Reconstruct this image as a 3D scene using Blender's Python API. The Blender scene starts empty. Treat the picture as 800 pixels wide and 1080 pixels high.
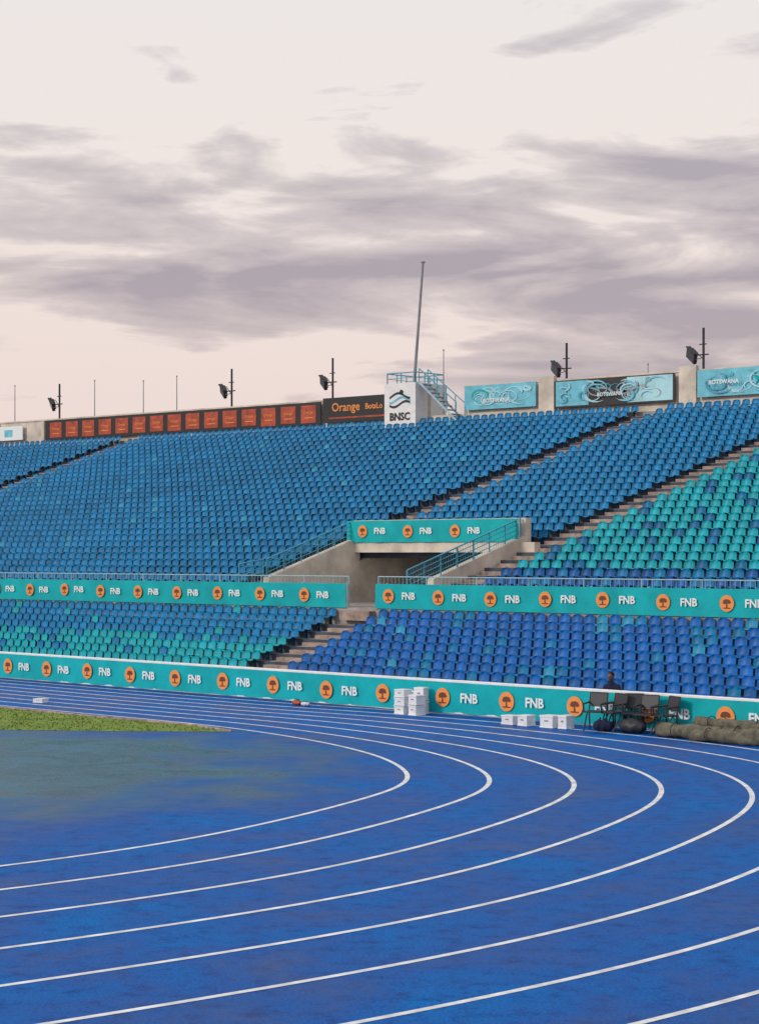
import bpy, math, random
import numpy as np
from mathutils import Vector, Matrix
random.seed(7); rng=np.random.default_rng(7)
scene=bpy.context.scene
scene.view_settings.view_transform='Standard'
try: scene.view_settings.look='None'
except Exception: pass
scene.view_settings.exposure=0

# ------------------------------------------------------------------ materials
def mat(name,col,rough=0.6,var=0.15,scale=3.0,bump=0.0,bscale=40,metal=0,spec=0.4,attr=None,col2=None):
    m=bpy.data.materials.new(name); m.use_nodes=True
    nt=m.node_tree; N=nt.nodes; L=nt.links
    b=N['Principled BSDF']; b.inputs['Roughness'].default_value=rough; b.inputs['Metallic'].default_value=metal
    b.inputs['Specular IOR Level'].default_value=spec
    tc=N.new('ShaderNodeTexCoord')
    no=N.new('ShaderNodeTexNoise'); no.inputs['Scale'].default_value=scale; no.inputs['Detail'].default_value=5
    no.inputs['Roughness'].default_value=0.65
    L.new(tc.outputs['Object'],no.inputs['Vector'])
    cr=N.new('ShaderNodeValToRGB'); cr.color_ramp.elements[0].position=0.3; cr.color_ramp.elements[1].position=0.7
    c2=col2 or tuple(c*(1-var) for c in col)
    cr.color_ramp.elements[0].color=(*c2,1); cr.color_ramp.elements[1].color=(*[min(1,c*(1+var*0.5)) for c in col],1)
    L.new(no.outputs['Fac'],cr.inputs['Fac'])
    out=cr.outputs['Color']
    if attr:
        at=N.new('ShaderNodeAttribute'); at.attribute_name=attr
        mx=N.new('ShaderNodeMix'); mx.data_type='RGBA'; mx.blend_type='MULTIPLY'; mx.inputs[0].default_value=1
        L.new(at.outputs['Color'],mx.inputs[6]); L.new(out,mx.inputs[7]); out=mx.outputs[2]
    L.new(out,b.inputs['Base Color'])
    if bump>0:
        n2=N.new('ShaderNodeTexNoise'); n2.inputs['Scale'].default_value=bscale; n2.inputs['Detail'].default_value=3
        L.new(tc.outputs['Object'],n2.inputs['Vector'])
        bp=N.new('ShaderNodeBump'); bp.inputs['Strength'].default_value=bump; bp.inputs['Distance'].default_value=0.02
        L.new(n2.outputs['Fac'],bp.inputs['Height']); L.new(bp.outputs['Normal'],b.inputs['Normal'])
    return m

M={}
M['concrete']=mat('concrete',(0.36,0.34,0.32),0.85,0.45,0.9,0.3,30)
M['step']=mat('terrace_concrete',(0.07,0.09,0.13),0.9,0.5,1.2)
M['stair']=mat('stair_concrete',(0.38,0.29,0.25),0.9,0.6,2.5,0.3,30)
M['cream']=mat('painted_render',(0.68,0.60,0.51),0.8,0.36,0.9,0.2,30)
M['whitepaint']=mat('white_paint',(0.8,0.8,0.8),0.5,0.12,4)
M['banner']=mat('teal_vinyl',(0.002,0.42,0.46),0.5,0.22,1.1,0.25,3,spec=.22)
M['orange']=mat('orange_print',(0.88,0.30,0.07),0.5,0.1,5)
M['brown']=mat('brown_print',(0.16,0.05,0.03),0.5,0.1,5)
M['white']=mat('white_print',(0.8,0.84,0.84),0.5,0.05,5)
M['black']=mat('black_vinyl',(0.02,0.02,0.024),0.5,0.3,5)
M['red']=mat('orange_red_print',(0.46,0.075,0.035),0.5,0.5,3)
M['rail']=mat('blue_painted_steel',(0.06,0.36,0.50),0.45,0.2,6)
M['railw']=mat('pale_painted_steel',(0.36,0.56,0.64),0.45,0.2,6)
M['steel']=mat('galvanised_steel',(0.30,0.30,0.33),0.5,0.2,4,metal=0.4)
M['darksteel']=mat('dark_steel',(0.03,0.03,0.038),0.5,0.2,4)
M['tarp']=mat('tarp_canvas',(0.14,0.13,0.095),0.9,0.6,5,0.6,25)
M['plastic']=mat('white_plastic',(0.76,0.78,0.80),0.4,0.12,6)
M['glass']=mat('lamp_glass',(0.08,0.08,0.1),0.15,0.1,6)
M['cloth']=mat('navy_cloth',(0.010,0.014,0.05),0.9,0.3,9,0.3,60)
M['skin']=mat('skin',(0.16,0.08,0.05),0.55,0.1,9)
M['hair']=mat('hair',(0.01,0.01,0.01),0.8,0.1,9)
M['seat']=mat('seat_plastic',(1,1,1),0.40,0.38,3.2,attr='Col',spec=.22)
M['line']=mat('line_paint',(0.82,0.84,0.88),0.6,0.38,3)
M['blade']=mat('grass_blades',(0.18,0.27,0.035),0.8,0.4,3)
M['cyanp']=mat('cyan_print',(0.16,0.54,0.68),0.5,0.3,2)
M['skyp']=mat('pale_cyan_print',(0.40,0.70,0.78),0.5,0.2,2)

# ------------------------------------------------------------------ mesh builder
class MB:
    def __init__(s): s.v=[];s.f=[];s.m=[];s.mats=[]
    def mi(s,name):
        if name not in s.mats: s.mats.append(name)
        return s.mats.index(name)
    def add(s,vs,fs,mt):
        o=len(s.v); s.v+= [tuple(v) for v in vs]; k=s.mi(mt)
        for f in fs: s.f.append(tuple(i+o for i in f)); s.m.append(k)
    def prism(s,poly,z0,z1,mt):
        n=len(poly)
        a=z0 if hasattr(z0,'__len__') else [z0]*n; b=z1 if hasattr(z1,'__len__') else [z1]*n
        vs=[(p[0],p[1],a[i]) for i,p in enumerate(poly)]+[(p[0],p[1],b[i]) for i,p in enumerate(poly)]
        fs=[tuple(range(n))[::-1],tuple(range(n,2*n))]+[(i,(i+1)%n,n+(i+1)%n,n+i) for i in range(n)]
        s.add(vs,fs,mt)
    def beam(s,a,b,r,mt,n=6,r2=None):
        a=Vector(a);b=Vector(b);r2=r if r2 is None else r2
        d=(b-a).normalized(); up=Vector((0,0,1)) if abs(d.z)<0.9 else Vector((1,0,0))
        x=d.cross(up).normalized(); y=d.cross(x)
        vs=[];
        for c,rr in((a,r),(b,r2)):
            for i in range(n):
                t=2*math.pi*(i+.5)/n; vs.append(c+x*math.cos(t)*rr+y*math.sin(t)*rr)
        fs=[(i,(i+1)%n,n+(i+1)%n,n+i) for i in range(n)]+[tuple(range(n)),tuple(range(n,2*n))[::-1]]
        s.add(vs,fs,mt)
    def box(s,Mx,sx,sy,sz,mt):
        vs=[Mx@Vector((x*sx/2,y*sy/2,z*sz/2)) for x in(-1,1) for y in(-1,1) for z in(-1,1)]
        s.add(vs,[(0,1,3,2),(4,6,7,5),(0,4,5,1),(2,3,7,6),(0,2,6,4),(1,5,7,3)],mt)
    def obj(s,name,parent=None,bevel=0,smooth=False):
        me=bpy.data.meshes.new(name); me.from_pydata(s.v,[],s.f)
        for k in s.mats: me.materials.append(M[k])
        me.polygons.foreach_set('material_index',s.m)
        if smooth: me.polygons.foreach_set('use_smooth',[True]*len(s.f))
        me.update()
        o=bpy.data.objects.new(name,me); scene.collection.objects.link(o)
        if parent: o.parent=parent
        if bevel: 
            md=o.modifiers.new('bevel','BEVEL'); md.width=bevel; md.segments=2; md.limit_method='ANGLE'
        return o

def textmesh(txt,size,bold=0.0):
    cu=bpy.data.curves.new('t','FONT'); cu.body=txt; cu.size=size; cu.align_x='CENTER'; cu.align_y='CENTER'; cu.resolution_u=2; cu.offset=bold
    ob=bpy.data.objects.new('t',cu); scene.collection.objects.link(ob)
    dg=bpy.context.evaluated_depsgraph_get(); me=bpy.data.meshes.new_from_object(ob.evaluated_get(dg))
    vs=[tuple(v.co) for v in me.vertices]; fs=[tuple(p.vertices) for p in me.polygons]
    bpy.data.objects.remove(ob); bpy.data.curves.remove(cu); bpy.data.meshes.remove(me)
    return vs,fs

# ------------------------------------------------------------------ stand geometry
C0=np.array([0.0,51.5]); NV=np.array([0.669,0.743])
def dvec(v):
    th=math.radians(np.interp(v,[0,7,31],[44.7,42.0,39.8]))
    return np.array([-math.cos(th),math.sin(th)])
def S(u,v,raw=False):
    uu=u if raw else u-0.11*max(0,v-9)
    return C0+v*NV+uu*dvec(v)
def P3(u,v,z,raw=False):
    p=S(u,v,raw); return Vector((p[0],p[1],z))
def frame(u,v,z,raw=False,out=0.0):
    d=dvec(v); p=S(u,v,raw); X=Vector((-d[0],-d[1],0)); Y=Vector((0,0,1)); Z=X.cross(Y)
    p=Vector((p[0],p[1],z))+Z*out
    return Matrix((( X.x,Y.x,Z.x,p.x),(X.y,Y.y,Z.y,p.y),(X.z,Y.z,Z.z,p.z),(0,0,0,1)))
U0,U1=-28.0,75.0
LR,LRUN,LRISE,LV0,LZ0=9,0.613,0.213,1.5,0.22
UR,URUN,URISE,UV0,UZ0=29,0.771,0.2546,8.4,3.0
DECK=2.47; VOL,VOR,VOB=12.7,5.45,12.7
PITCH=0.45
AIS_U=[(13.0,14.1),(3.9,5.0),(46.0,47.1),(-18.2,-17.0)]
AIS_L=[(6.5,7.8),(44,45.2),(-20,-18.8)]

def strip(mb,u0,u1,v0,v1,z0,z1,mt,n=None):
    mb.prism([S(u0,v0),S(u1,v0),S(u1,v1),S(u0,v1)],z0,z1,mt)

st=MB()
for i in range(LR):
    v0=LV0+i*LRUN; z=LZ0+i*LRISE
    strip(st,U0,U1,v0,v0+LRUN-0.003,-0.3,z,'step')
strip(st,U0,U1,LV0+LR*LRUN,UV0-0.004,-0.3,DECK,'concrete')
for i in range(UR):
    v0=UV0+i*URUN; z=UZ0+i*URISE
    if v0<VOB-0.3:
        strip(st,U0,VOR-0.3,v0,v0+URUN-0.003,DECK-1,z,'step'); strip(st,VOL+0.3,U1,v0,v0+URUN-0.003,DECK-1,z,'step')
    else:
        strip(st,U0,U1,v0,v0+URUN-0.003,z-0.45,z,'step')
strip(st,U0,U1,1.2,1.49,-0.3,0.34,'cream')
strip(st,VOR-0.3,VOL+0.3,UV0,20,DECK-0.4,DECK+0.004,'concrete')
strip(st,VOR-0.3,VOL+0.3,20.1,20.4,DECK-0.4,6.3,'cream')
def zplane(v): return UZ0+(v-UV0)/URUN*URISE
for (a,b) in ((VOL,VOL+0.28),(VOR-0.28,VOR)):
    v0,v1=UV0-0.02,VOB
    st.prism([S(a,v0),S(b,v0),S(b,v1),S(a,v1)],DECK-0.4,[zplane(v0)+0.42]*2+[zplane(v1)+0.42]*2,'cream')
    st.prism([S(a,VOB+.003),S(b,VOB+.003),S(b,20),S(a,20)],DECK-0.4,[zplane(VOB)-.45]*2+[zplane(20)-.5]*2,'cream')
strip(st,VOR-0.30,VOL+0.30,VOB,VOB+0.25,4.28,5.45,'cream')
strip(st,VOR-0.9,VOL+0.32,VOB-0.28,VOB-0.003,4.28,4.62,'cream')
for (a,b) in AIS_U:
    for i in range(UR):
        v0=UV0+i*URUN; z=UZ0+i*URISE
        strip(st,a,b,v0+0.003,v0+URUN-.006,z-0.2,z+0.012,'stair')
        strip(st,a,b,v0-URUN*0.5,v0-0.002,z-0.3,z-URISE*0.5+0.012,'stair')
for (a,b) in AIS_L:
    for i in range(LR+1):
        v0=LV0+i*LRUN; z=LZ0+i*LRISE
        if i==LR: z=DECK
        strip(st,a,b,v0+0.003,v0+LRUN-.006,z-0.2,z+0.012,'stair')
        strip(st,a,b,v0-LRUN*0.5,v0-0.002,z-0.4,z-LRISE*0.5+0.012,'stair')
VB=UV0+UR*URUN
st.prism([S(U0,VB),S(U1,VB),S(U1,VB+0.9),S(U0,VB+0.9)],-0.3,10.39,'concrete')
for u in (U0-0.25,U1+0.003):
    st.prism([S(u,UV0),S(u+.25,UV0),S(u+.25,VB),S(u,VB)],-0.3,[UZ0+.4]*2+[10.8]*2,'cream')
    st.prism([S(u,LV0),S(u+.25,LV0),S(u+.25,UV0-.01),S(u,UV0-.01)],-0.3,[LZ0+.4]*2+[DECK+.4]*2,'cream')
stand=st.obj('grandstand')

# ------------------------------------------------------------------ seats (one mesh)
prof=[(-.20,.25,.15),(-.205,.30,.185),(-.02,.275,.205),(.12,.29,.21),(.165,.36,.215),(.19,.50,.215),(.205,.595,.185),(.208,.625,.12)]
xs=[-1,-.62,0,.62,1]; tv=[]
for j,(y,z,h) in enumerate(prof):
    for x in xs:
        k=x*x
        if j<4: tv.append((x*h,y+ (0.02*k if j<2 else 0),z+.035*k))
        else: tv.append((x*h,y-.07*k,z-(.025*k if j>5 else 0)))
tf=[(j*5+i,j*5+i+1,(j+1)*5+i+1,(j+1)*5+i) for j in range(7) for i in range(4)]
nb=len(tv)
for z in (0,.28):
    for x,y in((-.04,.0),(.04,.0),(.04,.1),(-.04,.1)): tv.append((x,y,z))
tf+=[(nb,nb+1,nb+5,nb+4),(nb+1,nb+2,nb+6,nb+5),(nb+2,nb+3,nb+7,nb+6),(nb+3,nb,nb+4,nb+7)]
tv=np.array(tv)*np.array([.88,.85,.86]); tf=np.array(tf); nvt=len(tv)
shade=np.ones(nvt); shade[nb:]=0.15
BLUE=np.array([.003,.205,.46]); DEEP=np.array([.008,.145,.50]); TEAL=np.array([.003,.41,.50]); DARK=np.array([.004,.11,.38]); LIGHT=np.array([.03,.34,.58])
allv=[];allc=[];cnt=0
def inais(u,L):
    return any(a-0.12<u<b+0.12 for a,b in L)
def patch(u,v,s=1.0,o=0):
    return math.sin(u*.7*s+o)*math.cos(v*.9*s+1.3*o)+math.sin(u*1.9*s+v*1.1+o)*.6
def pick(t,u,v,i):
    r=random.random(); p=patch(u,v)
    if t=='U':
        if u>14.0:
            c=BLUE*(1+.10*patch(u,v,.3,2)); 
            if r<.02: c=LIGHT*.9
            elif r<.05: c=BLUE*.8
        elif u>5: c=BLUE*1.04
        else:
            if i<2: c=DARK if r<.7 else BLUE
            elif i<=17:
                c=TEAL if r<.84+.10*p else BLUE*.8
            elif i<=22: c=TEAL*.85 if r<.35+.3*p else BLUE
            else: c=BLUE
    else:
        if u>7.2:
            if i<=3: c=TEAL if r<.90 else BLUE
            elif i<=4: c=TEAL*.95 if r<.5+.3*p else BLUE
            else: c=BLUE*1.05 if r>.03 else TEAL*.9
        else:
            c=DEEP if r>.12 else (BLUE if r>.03 else LIGHT)
            if i<2 and r>.6: c=DEEP*.85
    return np.clip(c*(0.90+0.20*random.random()),0,1)
for t,R,V0,RUN,Z0,RISE,AI in (('L',LR,LV0,LRUN,LZ0,LRISE,AIS_L),('U',UR,UV0,URUN,UZ0,URISE,AIS_U)):
    for i in range(R):
        v=V0+i*RUN+RUN*0.6; z=Z0+i*RISE
        d=dvec(v); ang=math.atan2(-d[1],-d[0])
        nn=int((U1-U0)/PITCH)
        for k in range(nn):
            u=U0+.3+k*PITCH
            if inais(u,AI): continue
            if t=='U' and V0+i*RUN<VOB-.3 and VOR-.5<u<VOL+.5: continue
            p=S(u,v); a=ang+random.gauss(0,.035); c,s=math.cos(a),math.sin(a)
            w=tv
            x=w[:,0]*c-w[:,1]*s; y=w[:,0]*s+w[:,1]*c
            allv.append(np.stack([x+p[0],y+p[1],w[:,2]+z+random.gauss(0,.006)],1))
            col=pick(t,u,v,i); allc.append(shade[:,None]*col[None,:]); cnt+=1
V=np.concatenate(allv); F=(tf[None]+ (np.arange(cnt)*nvt)[:,None,None]).reshape(-1,4); Cc=np.concatenate(allc)
me=bpy.data.meshes.new('stadium_seats'); me.vertices.add(len(V)); me.vertices.foreach_set('co',V.ravel())
me.loops.add(F.size); me.loops.foreach_set('vertex_index',F.ravel().astype(np.int32))
me.polygons.add(len(F)); me.polygons.foreach_set('loop_start',np.arange(0,F.size,4,dtype=np.int32)); me.polygons.foreach_set('loop_total',np.full(len(F),4,dtype=np.int32))
me.update(calc_edges=True); me.polygons.foreach_set('use_smooth',[True]*len(F))
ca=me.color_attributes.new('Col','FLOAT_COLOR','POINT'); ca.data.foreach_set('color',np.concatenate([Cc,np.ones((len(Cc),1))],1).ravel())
me.materials.append(M['seat'])
so=bpy.data.objects.new('stadium_seats',me); scene.collection.objects.link(so)

# ------------------------------------------------------------------ logo + sponsor text
FNB=textmesh('FNB',0.42,0.012)
def disc(mb,Mx,r,mt,cx=0,cy=0,z=0,n=20,ry=None):
    ry=ry or r
    mb.add([Mx@Vector((cx+math.cos(2*math.pi*i/n)*r,cy+math.sin(2*math.pi*i/n)*ry,z)) for i in range(n)],[tuple(range(n))],mt)
def logo(mb,Mx,r):
    disc(mb,Mx,r,'orange'); 
    disc(mb,Mx,r*.5,'brown',0,r*.28,.006,14,r*.24); disc(mb,Mx,r*.26,'brown',-r*.3,r*.1,.009,10,r*.16); disc(mb,Mx,r*.26,'brown',r*.32,r*.14,.012,10,r*.16)
    mb.add([Mx@Vector(p) for p in((-.12*r,-.6*r,.007),(.12*r,-.6*r,.007),(.06*r,.2*r,.007),(-.06*r,.2*r,.007))],[(0,1,2,3)],'brown')
    mb.add([Mx@Vector(p) for p in((-.5*r,-.62*r,.0075),(.5*r,-.62*r,.0075),(.5*r,-.5*r,.0075),(-.5*r,-.5*r,.0075))],[(0,1,2,3)],'brown')
def ftext(mb,Mx,T,mt,dx=0,dy=0,sc=1):
    mb.add([Mx@Vector((v[0]*sc+dx,v[1]*sc+dy,.004)) for v in T[0]],T[1],mt)
def bannerwall(name,v,u0,u1,z0,z1,logos,cap=True,r=.25,raw=False,sc=1.0):
    mb=MB(); n=max(1,int((u1-u0)/1.11)); nvz=4
    vs=[];fs=[]
    for i in range(n*3+1):
        u=u0+(u1-u0)*i/(n*3)
        for j in range(nvz+1):
            z=z0+(z1-z0)*j/nvz
            off=0.013*math.sin(u*5.1+j)+0.010*math.sin(u*11+2*j)
            if j==0: off*=2
            vs.append(P3(u,v-0.04-off*0.8,z,raw))
    for i in range(n*3):
        for j in range(nvz):
            a=i*(nvz+1)+j; fs.append((a,a+nvz+1,a+nvz+2,a+1))
    mb.add(vs,fs,'banner')
    o=mb.obj(name,smooth=True)
    fr=MB()
    k=u0
    while k<=u1+.01:
        fr.beam(P3(k,v+.03,z0-.02,raw),P3(k,v+.03,z1+.02,raw),.03,'railw'); k+=2.0
    if cap:
        fr.beam(P3(u0,v,z1+.02,raw),P3(u1,v,z1+.02,raw),.045,'whitepaint')
        fr.beam(P3(u0,v,z0,raw),P3(u1,v,z0,raw),.03,'whitepaint')
    fr.obj('frame',o)
    lg=MB(); zc=(z0+z1)/2
    for u in logos:
        j=random.gauss(0,.012)
        logo(lg,frame(u,v,zc+j,raw,.085),r); ftext(lg,frame(u-.92*sc,v,zc+j,raw,.085),FNB,'white',sc=sc*.80)
    lg.obj('printed_logos',o)
    return o
bannerwall('sponsor_banner_fence',0,-28,75,0.06,0.86,[-.2+2.21*k for k in range(-12,33)])
bannerwall('balcony_banner',7.0,7.75,75,2.47,3.26,[9.6+2.1*k for k in range(0,31)],r=.23,sc=.92,cap=False)
bannerwall('balcony_banner',7.0,-28,6.45,2.47,3.26,[5.85-2.08*k for k in range(0,16)],r=.23,sc=.92,cap=False)
bannerwall('vomitory_banner',VOB-0.3,5.2,13.0,4.64,5.42,[12.2,10.05,7.9],r=.22,sc=.9,cap=False)

def railing(name,pts,h,mt='rail',post=1.2,mid=3,bal=None,r=.028):
    mb=MB()
    for a,b in zip(pts[:-1],pts[1:]):
        a=Vector(a);b=Vector(b);Ln=(b-a).length
        for k in range(mid+1):
            z=h*(k+1)/(mid+1)
            mb.beam(a+Vector((0,0,z)),b+Vector((0,0,z)),r if k==mid else r*.55,mt,5)
        n=max(1,int(Ln/post))
        for i in range(n+1):
            p=a.lerp(b,i/n); mb.beam(p,p+Vector((0,0,h)),r,mt,5)
        if bal:
            n=int(Ln/bal)
            for i in range(n):
                p=a.lerp(b,(i+.5)/n); mb.beam(p,p+Vector((0,0,h)),.008,mt,4)
    return mb.obj(name)
railing('balcony_railing',[P3(7.75,7.12,DECK),P3(75,7.12,DECK)],1.02,'railw',2.0,1,0.16,.018)
railing('balcony_railing',[P3(-28,7.12,DECK),P3(6.45,7.12,DECK)],1.02,'railw',2.0,1,0.16,.018)
railing('stair_railing',[P3(12.84,8.4,zplane(8.4)+.42),P3(12.84,VOB-.3,zplane(VOB)+.35)],.62,'rail',.8,3,.14)
railing('stair_railing',[P3(5.3,7.2,zplane(7.6)+.3),P3(5.3,VOB-.1,zplane(VOB)+.35)],.66,'rail',.8,3,.12)
railing('stair_railing',[P3(13.0,7.2,3.25),P3(13.0,8.4,3.42)],.62,'rail',.8,3,.14)

# ------------------------------------------------------------------ top parapet
VW=31.2; ZW=10.4
pw=MB()
def wallseg(u0,u1,z0,z1,v0=VW,v1=VW+.25,mt='cream'):
    pw.prism([S(u0,v0,True),S(u1,v0,True),S(u1,v1,True),S(u0,v1,True)],z0,z1,mt)
wallseg(24.2,80,ZW-.2,ZW+1.42); wallseg(-30,22.0,ZW-.2,ZW+1.62)
wallseg(21.99,24.21,ZW-.2,ZW+.4)
wallseg(24.2,80,ZW+1.423,ZW+1.50,VW-.05,VW+.3); wallseg(-30,22.0,ZW+1.623,ZW+1.70,VW-.05,VW+.3)
for u in [17.2,9.9,2.5,-5,-12.5,-20]: wallseg(u-.42,u+.42,ZW-.2,ZW+1.85,VW-.22,VW-.004)
for k in range(13): wallseg(28+k*4-.1,28+k*4+.1,ZW-.2,ZW+1.40,VW-.12,VW-.004)
pw.obj('parapet_wall')

def flatbanner(name,u0,u1,z0,z1,base,deco):
    mb=MB(); v=VW-.25
    mb.prism([S(u0,v,True),S(u1,v,True),S(u1,v+.05,True),S(u0,v+.05,True)],z0,z1,base)
    o=mb.obj(name); d=MB(); deco(d,v); d.obj('print',o); return o
def quadp(mb,u0,u1,z0,z1,v,mt,out):
    a=frame(u0,v,z0,True,out); b=frame(u1,v,z0,True,out)
    p=a.translation;q=b.translation
    mb.add([p,q,q+Vector((0,0,z1-z0)),p+Vector((0,0,z1-z0))],[(0,1,2,3)],mt)
def deco_screens(d,v):
    n=15; w=(51.4-30.9)/n
    T=textmesh('Orange',.2,.002)
    for i in range(n):
        a=30.9+i*w+.16; quadp(d,a,a+w-.36,10.80+random.gauss(0,.02),11.66,v,'red',.012)
        quadp(d,a+.2,a+w-.6,11.02,11.06,v,'orange',.018)
        ftext(d,frame(a+(w-.36)/2,v,11.3,True,.02),T,'orange')
flatbanner('orange_panel_banner',30.75,51.6,10.68,11.80,'black',deco_screens)
T1=textmesh('Orange',.8,.01);T2=textmesh('BotsLo',.55,.01);T3=textmesh('BOTSWANA',.34,.006);T4=textmesh('BNSC',.5,.02)
def deco_or(d,v):
    ftext(d,frame(29.1,v,11.45,True,.012),T1,'orange',sc=.75); ftext(d,frame(27.3,v,11.42,True,.012),T2,'orange',sc=.7)
    quadp(d,26.6,30.2,10.90,10.98,v,'red',.012)
flatbanner('black_sponsor_banner',26.2,30.6,10.72,11.95,'black',deco_or)
def swirl(d,v,u0,u1,z0,z1,cols,seed,n,Rm=.45,o0=.010):
    rr=random.Random(seed)
    for k in range(n):
        R=rr.uniform(.08,Rm); cx=rr.uniform(u0+R*1.8,u1-R*1.8); cz=rr.uniform(z0+R+.02,z1-R-.02)
        Mx=frame(cx,v,cz,True,o0+k*.0025); a0=rr.uniform(0,6.28); sw=rr.uniform(2,5.5); w=rr.uniform(.03,.10)
        vs=[];m=12
        for i in range(m+1):
            t=a0+sw*i/m; ww=w*math.sin(math.pi*(i+.3)/(m+.6))
            for r in (R,max(.01,R-ww)): vs.append(Mx@Vector((math.cos(t)*r*1.7,math.sin(t)*r,0)))
        d.add(vs,[(2*i,2*i+1,2*i+3,2*i+2) for i in range(m)],rr.choice(cols))
def d1(d,v): swirl(d,v,17.8,21.7,10.95,12.03,['skyp','banner','skyp','skyp'],3,20); ftext(d,frame(19.9,v,11.30,True,.10),T3,'white',sc=.8)
def d2(d,v):
    quadp(d,10.6,12.9,10.85,11.95,v,'skyp',.008); quadp(d,14.9,16.65,10.85,11.95,v,'cyanp',.008)
    swirl(d,v,10.6,16.6,10.8,11.95,['skyp','cyanp','cyanp','steel','skyp','rail'],5,40,.4); ftext(d,frame(13.7,v,11.25,True,.14),T3,'white',sc=.7)
def d3(d,v): swirl(d,v,-3,9.2,10.9,12.0,['skyp','skyp','rail','banner'],8,50,.42,.006); ftext(d,frame(8.0,v,11.45,True,.25),T3,'white',sc=.75)
flatbanner('event_banner',17.75,21.8,10.93,12.05,'cyanp',d1)
flatbanner('event_banner',10.5,16.75,10.78,11.98,'black',d2)
flatbanner('event_banner',-3,9.4,10.88,12.03,'cyanp',d3)
def dl(d,v): quadp(d,54.5,55.2,11.0,11.4,v,'cyanp',.012)
flatbanner('small_white_banner',53.6,56.2,10.8,11.6,'white',dl)
hb=MB()
hb.prism([S(24.2,VW-.9,True),S(26.1,VW-.9,True),S(26.1,VW+1.4,True),S(24.2,VW+1.4,True)],ZW-.3,ZW+1.95,'whitepaint')
hut=hb.obj('announcer_hut'); hp=MB()
F0=frame(25.15,VW-.9,11.2,True,.012)
ftext(hp,F0,T4,'black',0,-.45,1.0); 
for k in range(3):
    vs=[]
    for i in range(11):
        t=-0.9+i*.18
        for w in(0,.11): vs.append(F0@Vector((t*.7,.1+k*.2+.13*math.sin(t*3+k)+w,0)))
    hp.add(vs,[(2*i,2*i+2,2*i+3,2*i+1) for i in range(10)],'black' if k!=1 else 'cyanp')
disc(hp,F0,.12,'black',.1,.72)
hp.obj('painted_logo',hut)
railing('hut_roof',[P3(24.3,VW-.8,12.35,True),P3(26.0,VW-.8,12.35,True),P3(26.0,VW+1.3,12.35,True),P3(24.3,VW+1.3,12.35,True),P3(24.3,VW-.8,12.35,True)],.5,'rail',.6,1).name='roof_railing'
ss=MB()
A=(21.9,10.45);B=(24.1,12.35)
for vv in (VW-.75,VW-.1):
    ss.beam(P3(A[0],vv,A[1],True),P3(B[0],vv,B[1],True),.05,'railw')
    ss.beam(P3(A[0],vv,A[1]+.85,True),P3(B[0],vv,B[1]+.65,True),.028,'rail')
    for k in range(5):
        t=k/4; u=A[0]+(B[0]-A[0])*t; z=A[1]+(B[1]-A[1])*t; ss.beam(P3(u,vv,z,True),P3(u,vv,z+.85-.2*t,True),.022,'rail')
for k in range(9):
    t=(k+.5)/9; u=A[0]+(B[0]-A[0])*t; z=A[1]+(B[1]-A[1])*t
    ss.prism([S(u-.12,VW-.75,True),S(u+.12,VW-.75,True),S(u+.12,VW-.1,True),S(u-.12,VW-.1,True)],z-.02,z+.02,'steel')
ss.obj('steel_staircase')

def pole(name,u,z1,r=.035,lean=0,v=VW+.45,z0=10.2):
    mb=MB(); a=P3(u,v,z0,True); b=P3(u-lean,v,z1,True); mb.beam(a,b,r,'steel',8,r*.6)
    mb.beam(a,a+Vector((0,0,.25)),r*2,'steel',8); mb.beam(b,b+Vector((0,0,.06)),r*1.2,'steel',8)
    return mb.obj(name)
for u,z in((55.15,14.0),(48.25,13.9),(44.3,13.65),(41.7,13.75),(23.6,13.9),(12.3,12.5),(-2,13.5)):
    pole('metal_pole',u,z,.035,z0=10.3)
pole('tall_mast',25.6,18.2,.095,.75)
def flood(u,z1,zl):
    mb=MB(); v=VW+.35; a=P3(u,v,10.2,True); b=P3(u,v,z1,True)
    mb.beam(a,b,.055,'darksteel',8); mb.beam(a,a+Vector((0,0,.3)),.1,'steel',8)
    d=dvec(v); L=Vector((d[0],d[1],0))
    c=P3(u,v,zl,True)
    mb.beam(c-L*.25,c+L*.35,.03,'darksteel',6)
    mb.beam(c+Vector((0,0,.45))-L*.15,c+Vector((0,0,.45))+L*.2,.025,'darksteel',6)
    o=mb.obj('floodlight')
    F=frame(u+.5,v,zl,True,.12)@Matrix.Rotation(math.radians(-28),4,'Z')@Matrix.Rotation(math.radians(30),4,'X')@Matrix.Rotation(math.radians(-20),4,'Y')
    h=MB(); h.box(F,.66,.52,.16,'darksteel')
    for k in range(5): h.box(F@Matrix.Translation((0,-.2+.1*k,-.12)),.46,.02,.1,'darksteel')
    h.obj('housing',o,.02)
    g=MB(); g.box(F@Matrix.Translation((0,0,.084)),.58,.44,.01,'glass')
    g.box(F@Matrix.Translation((0,.27,.10)),.66,.02,.10,'darksteel'); g.obj('lens_and_visor',o)
    y=MB(); y.beam(F@Vector((-.35,0,0)),F@Vector((-.35,0,-.3)),.02,'steel'); y.beam(F@Vector((.35,0,0)),F@Vector((.35,0,-.3)),.02,'steel'); y.beam(F@Vector((-.35,0,-.3)),F@Vector((.35,0,-.3)),.02,'steel'); y.obj('yoke',o)
for u,z1,zl in((51.1,13.9,12.75),(37.5,13.9,12.75),(30.5,14.0,12.8),(16.5,13.75,12.6),(9.47,13.9,12.75),(-6,13.9,12.75)): flood(u,z1,zl)

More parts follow.
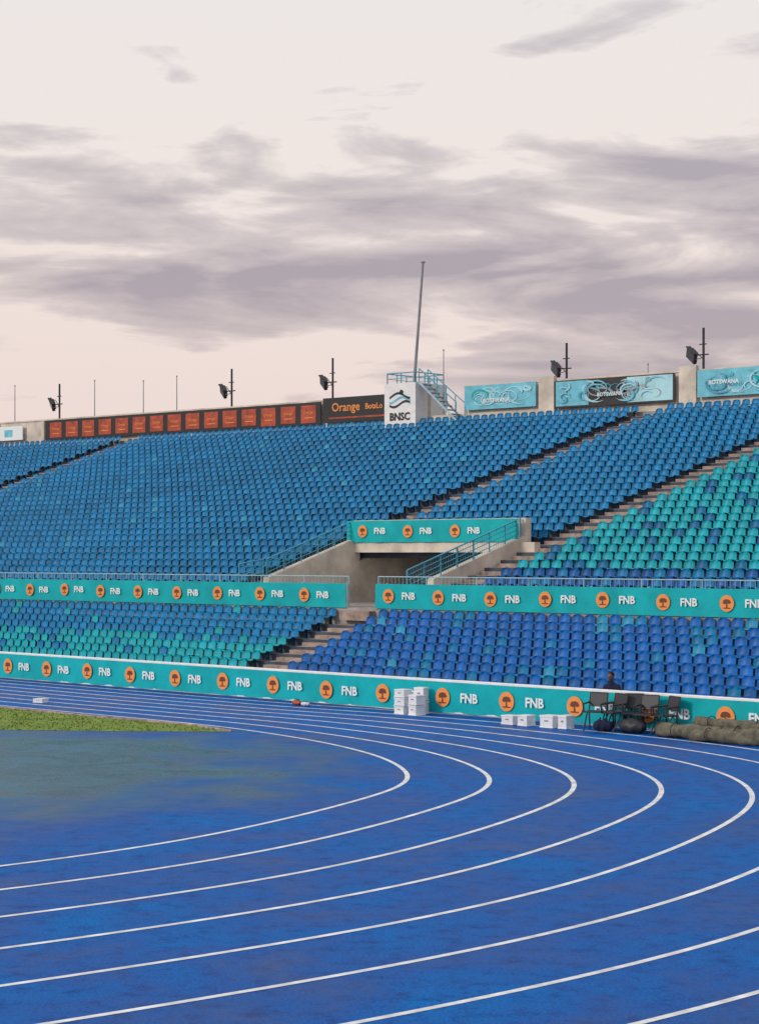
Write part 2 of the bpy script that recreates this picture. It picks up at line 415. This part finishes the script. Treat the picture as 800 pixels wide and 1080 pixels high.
# ------------------------------------------------------------------ ground, track
def sheet(name,poly,z,m):
    me=bpy.data.meshes.new(name); me.from_pydata([(p[0],p[1],z) for p in poly],[],[tuple(range(len(poly)))]); me.materials.append(m)
    o=bpy.data.objects.new(name,me); scene.collection.objects.link(o); return o
gm=mat('earth_ground',(0.16,0.15,0.12),0.95,0.4,.4,0.3,8)
sheet('ground',[(-1500,-1500),(1500,-1500),(1500,1500),(-1500,1500)],-0.02,gm)

tm=bpy.data.materials.new('track_rubber'); tm.use_nodes=True; nt=tm.node_tree;N=nt.nodes;Lk=nt.links
bs=N['Principled BSDF']; geo=N.new('ShaderNodeNewGeometry')
def noise(sc,det=5,rg=.6,vec=None,dist=0):
    n=N.new('ShaderNodeTexNoise'); n.inputs['Scale'].default_value=sc; n.inputs['Detail'].default_value=det; n.inputs['Roughness'].default_value=rg; n.inputs['Distortion'].default_value=dist
    Lk.new(vec or geo.outputs['Position'],n.inputs['Vector']); return n
def ramp(src,stops):
    r=N.new('ShaderNodeValToRGB'); e=r.color_ramp.elements
    e[0].position=stops[0][0]; e[0].color=(*stops[0][1],1); e[1].position=stops[-1][0]; e[1].color=(*stops[-1][1],1)
    for p,c in stops[1:-1]:
        x=e.new(p); x.color=(*c,1)
    Lk.new(src,r.inputs['Fac']); return r
def mixc(f,a,b,bt='MIX'):
    m=N.new('ShaderNodeMix'); m.data_type='RGBA'; m.blend_type=bt
    if isinstance(f,float): m.inputs[0].default_value=f
    else: Lk.new(f,m.inputs[0])
    for s,i in((a,6),(b,7)):
        if isinstance(s,tuple): m.inputs[i].default_value=(*s,1)
        else: Lk.new(s,m.inputs[i])
    return m.outputs[2]
def math_(op,a,b=None,c=None):
    m=N.new('ShaderNodeMath'); m.operation=op
    for i,s in enumerate((a,b,c)):
        if s is None: continue
        if isinstance(s,(int,float)): m.inputs[i].default_value=s
        else: Lk.new(s,m.inputs[i])
    return m.outputs[0]
n1=noise(.45,6,.65,dist=.5); n2=noise(3.2,6,.78); n3=noise(32,3,.7)
base=ramp(n1.outputs['Fac'],[(.3,(.000,.080,.34)),(.5,(.000,.125,.48)),(.7,(.001,.20,.60))])
sp=ramp(n2.outputs['Fac'],[(.34,(.36,.44,.58)),(.50,(.90,.90,.94)),(.75,(1.0,1.0,1.0))])
c=mixc(1.0,base.outputs[0],sp.outputs[0],'MULTIPLY')
sp3=ramp(n3.outputs['Fac'],[(.38,(.35,.44,.58)),(.58,(1,1,1))]); c=mixc(.85,c,sp3.outputs[0],'MULTIPLY')
mp=N.new('ShaderNodeMapping'); mp.vector_type='TEXTURE'; mp.inputs['Location'].default_value=(-10.0,37.6,0); mp.inputs['Scale'].default_value=(10.2,9.6,9)
Lk.new(geo.outputs['Position'],mp.inputs['Vector'])
ln=N.new('ShaderNodeVectorMath'); ln.operation='LENGTH'; Lk.new(mp.outputs[0],ln.inputs[0])
nz=noise(.35,5,.6); wet=math_('ADD',ln.outputs['Value'],math_('MULTIPLY',math_('SUBTRACT',nz.outputs['Fac'],.5),1.1))
wr=ramp(wet,[(.60,(1,1,1)),(1.15,(0,0,0))]); 
n4=noise(.7,7,.72,dist=.8); wetc=ramp(n4.outputs['Fac'],[(.35,(.000,.040,.070)),(.52,(.000,.085,.13)),(.72,(.01,.17,.33))])
c=mixc(wr.outputs[0],c,wetc.outputs[0])
Lk.new(c,bs.inputs['Base Color'])
rr=ramp(n1.outputs['Fac'],[(.3,(.38,.38,.38)),(.7,(.75,.75,.75))]); rw=ramp(n4.outputs['Fac'],[(.35,(.10,.10,.10)),(.65,(.40,.40,.40))])
ro=mixc(wr.outputs[0],rr.outputs[0],rw.outputs[0]); Lk.new(ro,bs.inputs['Roughness'])
bs.inputs['Specular IOR Level'].default_value=.10
bs.inputs['Specular Tint'].default_value=(.55,.8,1,1)
bp=N.new('ShaderNodeBump'); bp.inputs['Strength'].default_value=.3; bp.inputs['Distance'].default_value=.008; Lk.new(n3.outputs['Fac'],bp.inputs['Height']); Lk.new(bp.outputs[0],bs.inputs['Normal'])
fl=[S(-60,1.19),S(110,1.19)]
sheet('running_track',[tuple(fl[0]),tuple(fl[1]),(-140,130),(-140,-40),(60,-40)],0.0,tm)

K=[(-36,6),(-24,13.0),(-14,19.2),(-7.2,23.9),(-5.11,25.53),(-3.99,26.58),(-2.8,28.0),(-1.5,30.1),(-.32,32.5),(.34,34.2),(.56,35.6),(.46,37.2),(0,39.4),(-1.06,42.0),(-2.3,44.1),(-4.0,46.4),(-6.6,49.0),(-10.8,53.0),(-17.4,59.6),(-28,70.2),(-40,82.2)]
K=[np.array(k,float) for k in K]
pts=[]
for i in range(len(K)-1):
    p0=K[max(0,i-1)];p1=K[i];p2=K[i+1];p3=K[min(len(K)-1,i+2)]
    a=np.linalg.norm(p1-p0)**.5 or 1;b=np.linalg.norm(p2-p1)**.5;c_=np.linalg.norm(p3-p2)**.5 or 1
    m1=(p2-p1) if i==0 else (p2-p1)+b*((p1-p0)/a-(p2-p0)/(a+b))
    m2=(p2-p1) if i==len(K)-2 else (p2-p1)+b*((p3-p2)/c_-(p3-p1)/(b+c_))
    ns=max(4,int(np.linalg.norm(p2-p1)/.25))
    for k in range(ns):
        t=k/ns; pts.append((2*t**3-3*t*t+1)*p1+(t**3-2*t*t+t)*m1+(-2*t**3+3*t*t)*p2+(t**3-t*t)*m2)
pts=np.array(pts)
dl_=np.r_[0,np.cumsum(np.linalg.norm(np.diff(pts,axis=0),axis=1))]; s=np.arange(0,dl_[-1],.2)
pts=np.stack([np.interp(s,dl_,pts[:,0]),np.interp(s,dl_,pts[:,1])],1)
ker=np.hanning(15);ker/=ker.sum()
for _ in range(2):
    pp=np.pad(pts,((7,7),(0,0)),mode='reflect',reflect_type='odd'); pts=np.stack([np.convolve(pp[:,k],ker,'valid') for k in(0,1)],1)
tg=np.gradient(pts,axis=0); tg/=np.linalg.norm(tg,axis=1)[:,None]
tx=tg[:,0]; w=np.interp(tx,[-.72,-.5,-.2,0,.3,.6],[.86,1.08,1.42,1.54,1.6,1.62])
w=np.convolve(np.pad(w,20,mode='edge'),np.hanning(41)/np.hanning(41).sum(),'valid')
nr=np.stack([tg[:,1],-tg[:,0]],1)
lm=MB()
for k in range(8):
    q=pts+nr*(w*k)[:,None]
    t2=np.gradient(q,axis=0); t2/=np.linalg.norm(t2,axis=1)[:,None]; n2_=np.stack([t2[:,1],-t2[:,0]],1)
    hw=.046
    vs=[]
    for a,b in zip(q-n2_*hw,q+n2_*hw): vs+=[(a[0],a[1],.004),(b[0],b[1],.004)]
    lm.add(vs,[(2*i,2*i+1,2*i+3,2*i+2) for i in range(len(q)-1)],'line')
lm.obj('lane_lines')

gmat=mat('infield_turf',(0.20,0.29,0.045),0.9,0.45,1.5,0.8,40,col2=(.10,.17,.03))
gp=[(-3.5,44.9),(-4.6,46.5),(-7.4,49.0),(-11.4,52.9),(-18,59.4),(-40,81),(-60,75),(-40,52),(-20,47),(-12,45.9),(-6.8,45.1)]
sheet('grass',gp,.004,gmat)
kb=MB()
for a,b in zip(gp[:5],gp[1:6]): kb.beam((a[0],a[1],.02),(b[0],b[1],.02),.03,'stair',6)
kb.obj('track_kerb')
def inside(x,y):
    c=False;n=len(gp)
    for i in range(n):
        x1,y1=gp[i];x2,y2=gp[(i+1)%n]
        if (y1>y)!=(y2>y) and x<(x2-x1)*(y-y1)/(y2-y1)+x1: c=not c
    return c
gb=MB();k=0
while k<9000:
    x=random.uniform(-18,-3.4);y=random.uniform(44.8,60)
    if not inside(x,y): 
        continue
    k+=1;a=random.uniform(0,3.14);h=random.uniform(.02,.05);dx=math.cos(a)*.02;dy=math.sin(a)*.02
    gb.add([(x-dx,y-dy,.003),(x+dx,y+dy,.003),(x+dy*1.5,y-dx,h)],[(0,1,2)],'blade')
gb.obj('grass_tufts')

# ------------------------------------------------------------------ things by the fence
ANG=math.atan2(-dvec(0)[1],-dvec(0)[0])
def TM(x,y,z=0,rot=0): return Matrix.Translation((x,y,z))@Matrix.Rotation(ANG+rot,4,'Z')
def crate(x,y,w,d,h,rot=0,n=1):
    mb=MB()
    for k in range(n):
        T=TM(x,y,k*h,rot+random.gauss(0,.05))
        mb.box(T@Matrix.Translation((0,0,h*.42)),w*.94,d*.94,h*.8,'plastic')
        mb.box(T@Matrix.Translation((0,0,h*.88)),w,d,h*.16,'plastic')
        mb.box(T@Matrix.Translation((0,-d*.475,h*.55)),w*.3,.02,h*.12,'steel')
        mb.box(T@Matrix.Translation((0,0,.015)),w,d,.03,'plastic')
    return mb.obj('storage_crate',None,.012)
crate(.62,50.0,.36,.34,.22,.1,3); crate(.98,49.6,.34,.34,.27,-.1,2); crate(1.1,49.95,.30,.3,.36,.2,2)
crate(3.25,46.9,.40,.32,.24,.05); crate(3.6,46.5,.34,.32,.28,-.1); crate(4.15,46.0,.42,.36,.32,.0); crate(4.5,45.75,.26,.36,.34,.1)
crate(-9.6,53.8,.35,.3,.12,.3)
def chair(x,y,rot,mt='darksteel',tilt=0):
    mb=MB(); T=TM(x,y,0,rot)@Matrix.Rotation(tilt,4,'X')
    for sx in(-.22,.22):
        mb.beam(T@Vector((sx,-.2,0)),T@Vector((sx,.06,.46)),.018,mt); mb.beam(T@Vector((sx,.22,0)),T@Vector((sx,.16,.46)),.018,mt)
        mb.beam(T@Vector((sx,.16,.44)),T@Vector((sx,.27,.88)),.018,mt); mb.beam(T@Vector((sx,-.2,.64)),T@Vector((sx,.2,.66)),.022,mt); mb.beam(T@Vector((sx,-.18,.44)),T@Vector((sx,-.2,.64)),.016,mt)
    mb.box(T@Matrix.Translation((0,0,.45)),.46,.44,.035,mt)
    mb.box(T@Matrix.Translation((0,.235,.72))@Matrix.Rotation(-.24,4,'X'),.44,.03,.34,mt)
    mb.beam(T@Vector((-.22,.27,.88)),T@Vector((.22,.27,.88)),.018,mt)
    return mb.obj('folding_chair')
chair(5.15,45.3,.3); chair(5.55,45.05,-.2); chair(5.7,45.35,.1,tilt=-.12); chair(6.25,44.5,.2); chair(6.65,44.15,-.35); chair(6.0,44.9,.5)
def bag(x,y,l,w,h,rot,mt,name):
    mb=MB(); n=14;m=10;vs=[]
    T=TM(x,y,0,rot)
    for i in range(n+1):
        t=i/n; e=math.sin(math.pi*min(1,max(0,t)))**.35 if 0<t<1 else .05
        for j in range(m):
            a=2*math.pi*j/m; f=1+.14*math.sin(3*a+i*1.3)+.08*random.gauss(0,1)
            vs.append(T@Vector(((t-.5)*l,math.cos(a)*w/2*e*f,max(0.0,h*.47+math.sin(a)*h*.5*e*f))))
    mb.add(vs,[(i*m+j,i*m+(j+1)%m,(i+1)*m+(j+1)%m,(i+1)*m+j) for i in range(n) for j in range(m)]+[tuple(range(m)),tuple(range(n*m,n*m+m))],mt)
    for sx in(-.15,.15):
        for k in range(5):
            a=math.pi*k/5;b=math.pi*(k+1)/5
            mb.beam(T@Vector((sx*l+.0,-math.cos(a)*w*.2,h*.9+math.sin(a)*h*.25)),T@Vector((sx*l,-math.cos(b)*w*.2,h*.9+math.sin(b)*h*.25)),.01,'darksteel',5)
    o=mb.obj(name,None,0,True); return o
bag(5.95,44.55,.7,.4,.36,.2,'darksteel','kit_bag'); bag(5.3,44.95,.5,.35,.3,.5,'cloth','kit_bag')
bag(-2.3,52.85,.32,.2,.15,0,'red','kit_bag'); bag(-2.05,52.5,.26,.2,.13,.4,'plastic','kit_bag')
for (x,y,l,r,rot) in((7.3,42.9,2.4,.17,.02),(8.5,41.5,2.6,.19,-.08),(7.9,42.0,2.3,.15,.12),(8.0,42.35,2.4,.13,-.03)):
    mb=MB();n=26;m=14;vs=[]; T=TM(x,y,0,rot); zc=r if r>.14 else r+.27
    for i in range(n+1):
        t=i/n
        for j in range(m):
            a=2*math.pi*j/m; f=1+.10*math.sin(2*a+t*9)+.05*random.gauss(0,1)+.08*math.sin(t*21)
            vs.append(T@Vector(((t-.5)*l,math.cos(a)*r*1.15*f+.08*math.sin(t*5+x),max(0,zc*.95+math.sin(a)*r*f))))
    fs=[(i*m+j,i*m+(j+1)%m,(i+1)*m+(j+1)%m,(i+1)*m+j) for i in range(n) for j in range(m)]
    mb.add(vs,fs+[tuple(range(m)),tuple(range(n*m,n*m+m))],'tarp')
    for t in(-.3,.25):
        for j in range(12):
            a=2*math.pi*j/12;b=2*math.pi*(j+1)/12
            mb.beam(T@Vector((t*l,math.cos(a)*r*1.3,zc+math.sin(a)*r*1.15)),T@Vector((t*l,math.cos(b)*r*1.3,zc+math.sin(b)*r*1.15)),.012,'darksteel',4)
    mb.obj('rolled_tarpaulin',None,0,True)

# ------------------------------------------------------------------ person seated behind the fence
def person(x,y,rot):
    J={'pel':(0,0,.50,.15),'bel':(0,-.02,.66,.135),'che':(0,-.07,.86,.155),'nk':(0,-.10,1.03,.06),'hb':(0,-.12,1.08,.055),
       'shl':(-.18,-.08,.95,.065),'ell':(-.24,-.16,.70,.048),'wrl':(-.12,-.38,.62,.034),
       'shr':(.18,-.08,.95,.065),'elr':(.25,-.15,.70,.048),'wrr':(.13,-.38,.62,.034),
       'hil':(-.10,-.04,.48,.095),'knl':(-.14,-.44,.50,.065),'anl':(-.14,-.42,.10,.042),'tol':(-.15,-.60,.04,.035),
       'hir':(.10,-.04,.48,.095),'knr':(.14,-.44,.50,.065),'anr':(.15,-.40,.10,.042),'tor':(.17,-.58,.04,.035)}
    E=[('pel','bel'),('bel','che'),('che','nk'),('nk','hb'),('che','shl'),('shl','ell'),('ell','wrl'),('che','shr'),('shr','elr'),('elr','wrr'),
       ('pel','hil'),('hil','knl'),('knl','anl'),('anl','tol'),('pel','hir'),('hir','knr'),('knr','anr'),('anr','tor')]
    ks=list(J); me=bpy.data.meshes.new('person'); me.from_pydata([J[k][:3] for k in ks],[(ks.index(a),ks.index(b)) for a,b in E],[])
    o=bpy.data.objects.new('person',me); scene.collection.objects.link(o)
    sk=o.modifiers.new('skin','SKIN'); 
    for i,k in enumerate(ks):
        sv=me.skin_vertices[0].data[i]; r=J[k][3]; sv.radius=(r,r)
        if k=='pel': sv.use_root=True
    o.modifiers.new('sub','SUBSURF').levels=2; o.modifiers['sub'].render_levels=2
    me.materials.append(M['cloth'])
    T=TM(x,y,0,rot); o.matrix_world=T
    h=MB()
    def ell(c,r,mt,n=16,m=12,fn=None):
        vs=[];
        for i in range(m+1):
            ph=math.pi*i/m
            for j in range(n):
                a=2*math.pi*j/n; p=[math.sin(ph)*math.cos(a),math.sin(ph)*math.sin(a),math.cos(ph)]
                if fn:p=fn(p)
                vs.append((c[0]+p[0]*r[0],c[1]+p[1]*r[1],c[2]+p[2]*r[2]))
        h.add(vs,[(i*n+j,i*n+(j+1)%n,(i+1)*n+(j+1)%n,(i+1)*n+j) for i in range(m) for j in range(n)],mt)
    def jaw(p):
        k=1-.25*max(0,-p[2]); return [p[0]*k,p[1]*(1-.12*max(0,-p[2])),p[2]]
    c=(0,-.14,1.19); ell(c,(.075,.095,.12),'skin',fn=jaw)
    ell((0,-.125,1.225),(.082,.095,.10),'hair')
    ell((0,-.235,1.175),(.014,.018,.022),'skin',8,6); 
    for sx in(-1,1):
        ell((sx*.03,-.222,1.20),(.012,.008,.008),'hair',8,6); ell((sx*.078,-.13,1.185),(.012,.02,.03),'skin',8,6)
    ell((0,-.222,1.135),(.025,.01,.007),'brown',8,6)
    for sx in(-1,1):
        ell((sx*.115,-.41,.615),(.035,.045,.02),'skin',8,6)
        for f in range(4): h.beam((sx*.115+(-.026+f*.017),-.44,.615),(sx*.115+(-.026+f*.017)-sx*.012,-.50-.012*(f in(1,2)),.59),.009,'skin')
        h.beam((sx*.115-sx*.03,-.40,.615),(sx*.115-sx*.065,-.44,.605),.010,'skin')
    hd=h.obj('head_and_hands',o,0,True)
    s2=MB(); s2.box(Matrix.Translation((0,.02,.40)),.42,.36,.04,'plastic')
    for a in(-.17,.17):
        for b in(-.13,.15): s2.beam((a,b,0),(a*.9,b*.9,.39),.018,'steel')
    st2=s2.obj('stool'); st2.matrix_world=T
person(5.78,46.85,.15)

# ------------------------------------------------------------------ world
W=bpy.data.worlds.new('World'); scene.world=W; W.use_nodes=True
nt=W.node_tree;N=nt.nodes;Lk=nt.links
for n in list(N): N.remove(n)
out=N.new('ShaderNodeOutputWorld'); sky=N.new('ShaderNodeTexSky'); sky.sky_type='NISHITA'; sky.sun_disc=False
SE,SR=math.radians(24),math.radians(-120)
sky.sun_elevation=SE; sky.sun_rotation=SR
b1=N.new('ShaderNodeBackground'); b1.inputs[1].default_value=.10; Lk.new(sky.outputs[0],b1.inputs[0])
tc=N.new('ShaderNodeTexCoord')
class G: pass
geo=G(); geo.outputs={'Position':tc.outputs['Generated']}
sep=N.new('ShaderNodeSeparateXYZ'); Lk.new(tc.outputs['Generated'],sep.inputs[0])
X,Y,Z=sep.outputs
def mapv(sx,sy,sz,lx=0,ly=0,lz=0):
    m=N.new('ShaderNodeMapping'); m.inputs['Scale'].default_value=(sx,sy,sz); m.inputs['Location'].default_value=(lx,ly,lz); Lk.new(tc.outputs['Generated'],m.inputs['Vector']); return m.outputs[0]
nA=noise(1,6,.50,mapv(7,7,33,3.1,1.7,.4),dist=.45)
nB=noise(1,5,.6,mapv(22,22,80,7,2,5),dist=.4)
nC=noise(1,2,.5,mapv(2.6,2.6,9,1,4,2))
band=ramp(Z,[(0,(.50,.50,.50)),(.085,(.50,.50,.50)),(.125,(.60,.60,.60)),(.175,(.555,.555,.555)),(.215,(.45,.45,.45)),(.25,(.36,.36,.36)),(.30,(.36,.36,.36)),(1,(.4,.4,.4))])
d=math_('ADD',math_('MULTIPLY',nA.outputs['Fac'],.84),math_('MULTIPLY',nB.outputs['Fac'],.16))
cov=math_('ADD',band.outputs[0],math_('MULTIPLY',X,.36))
cov=math_('ADD',cov,math_('MULTIPLY',math_('SUBTRACT',nC.outputs['Fac'],.5),.25))
dens=math_('ADD',d,math_('SUBTRACT',cov,.5))
mask=ramp(dens,[(.49,(0,0,0)),(.55,(.5,.5,.5)),(.67,(1,1,1))])
clear=ramp(Z,[(0,(.84,.66,.62)),(.12,(.90,.76,.71)),(.2,(.91,.82,.775)),(.3,(.88,.83,.81)),(1,(.78,.78,.80))])
cloudc=ramp(Z,[(0,(.52,.43,.44)),(.15,(.44,.375,.415)),(.3,(.52,.48,.52)),(1,(.6,.58,.62))])
colr=mixc(mask.outputs[0],clear.outputs[0],cloudc.outputs[0])
b2=N.new('ShaderNodeBackground'); b2.inputs[1].default_value=1.0; Lk.new(colr,b2.inputs[0])
mxs=N.new('ShaderNodeMixShader'); mxs.inputs[0].default_value=.94; Lk.new(b1.outputs[0],mxs.inputs[1]); Lk.new(b2.outputs[0],mxs.inputs[2]); Lk.new(mxs.outputs[0],out.inputs[0])

# ------------------------------------------------------------------ sun, camera
sl=bpy.data.lights.new('sun','SUN'); sl.energy=1.5; sl.angle=math.radians(10); sl.color=(1,.93,.84)
sob=bpy.data.objects.new('sun',sl); scene.collection.objects.link(sob)
az=math.radians(-120)
dirs=Vector((math.sin(az)*math.cos(SE),math.cos(az)*math.cos(SE),math.sin(SE)))
sob.rotation_euler=dirs.to_track_quat('Z','Y').to_euler()
cam=bpy.data.cameras.new('camera'); cam.lens=90; cam.sensor_width=36; cam.sensor_fit='HORIZONTAL'; cam.shift_y=45/800; cam.clip_end=5000
co=bpy.data.objects.new('camera',cam); scene.collection.objects.link(co); co.location=(0,0,4.2); co.rotation_euler=(math.radians(90),0,0)
scene.camera=co
print('seats',cnt)
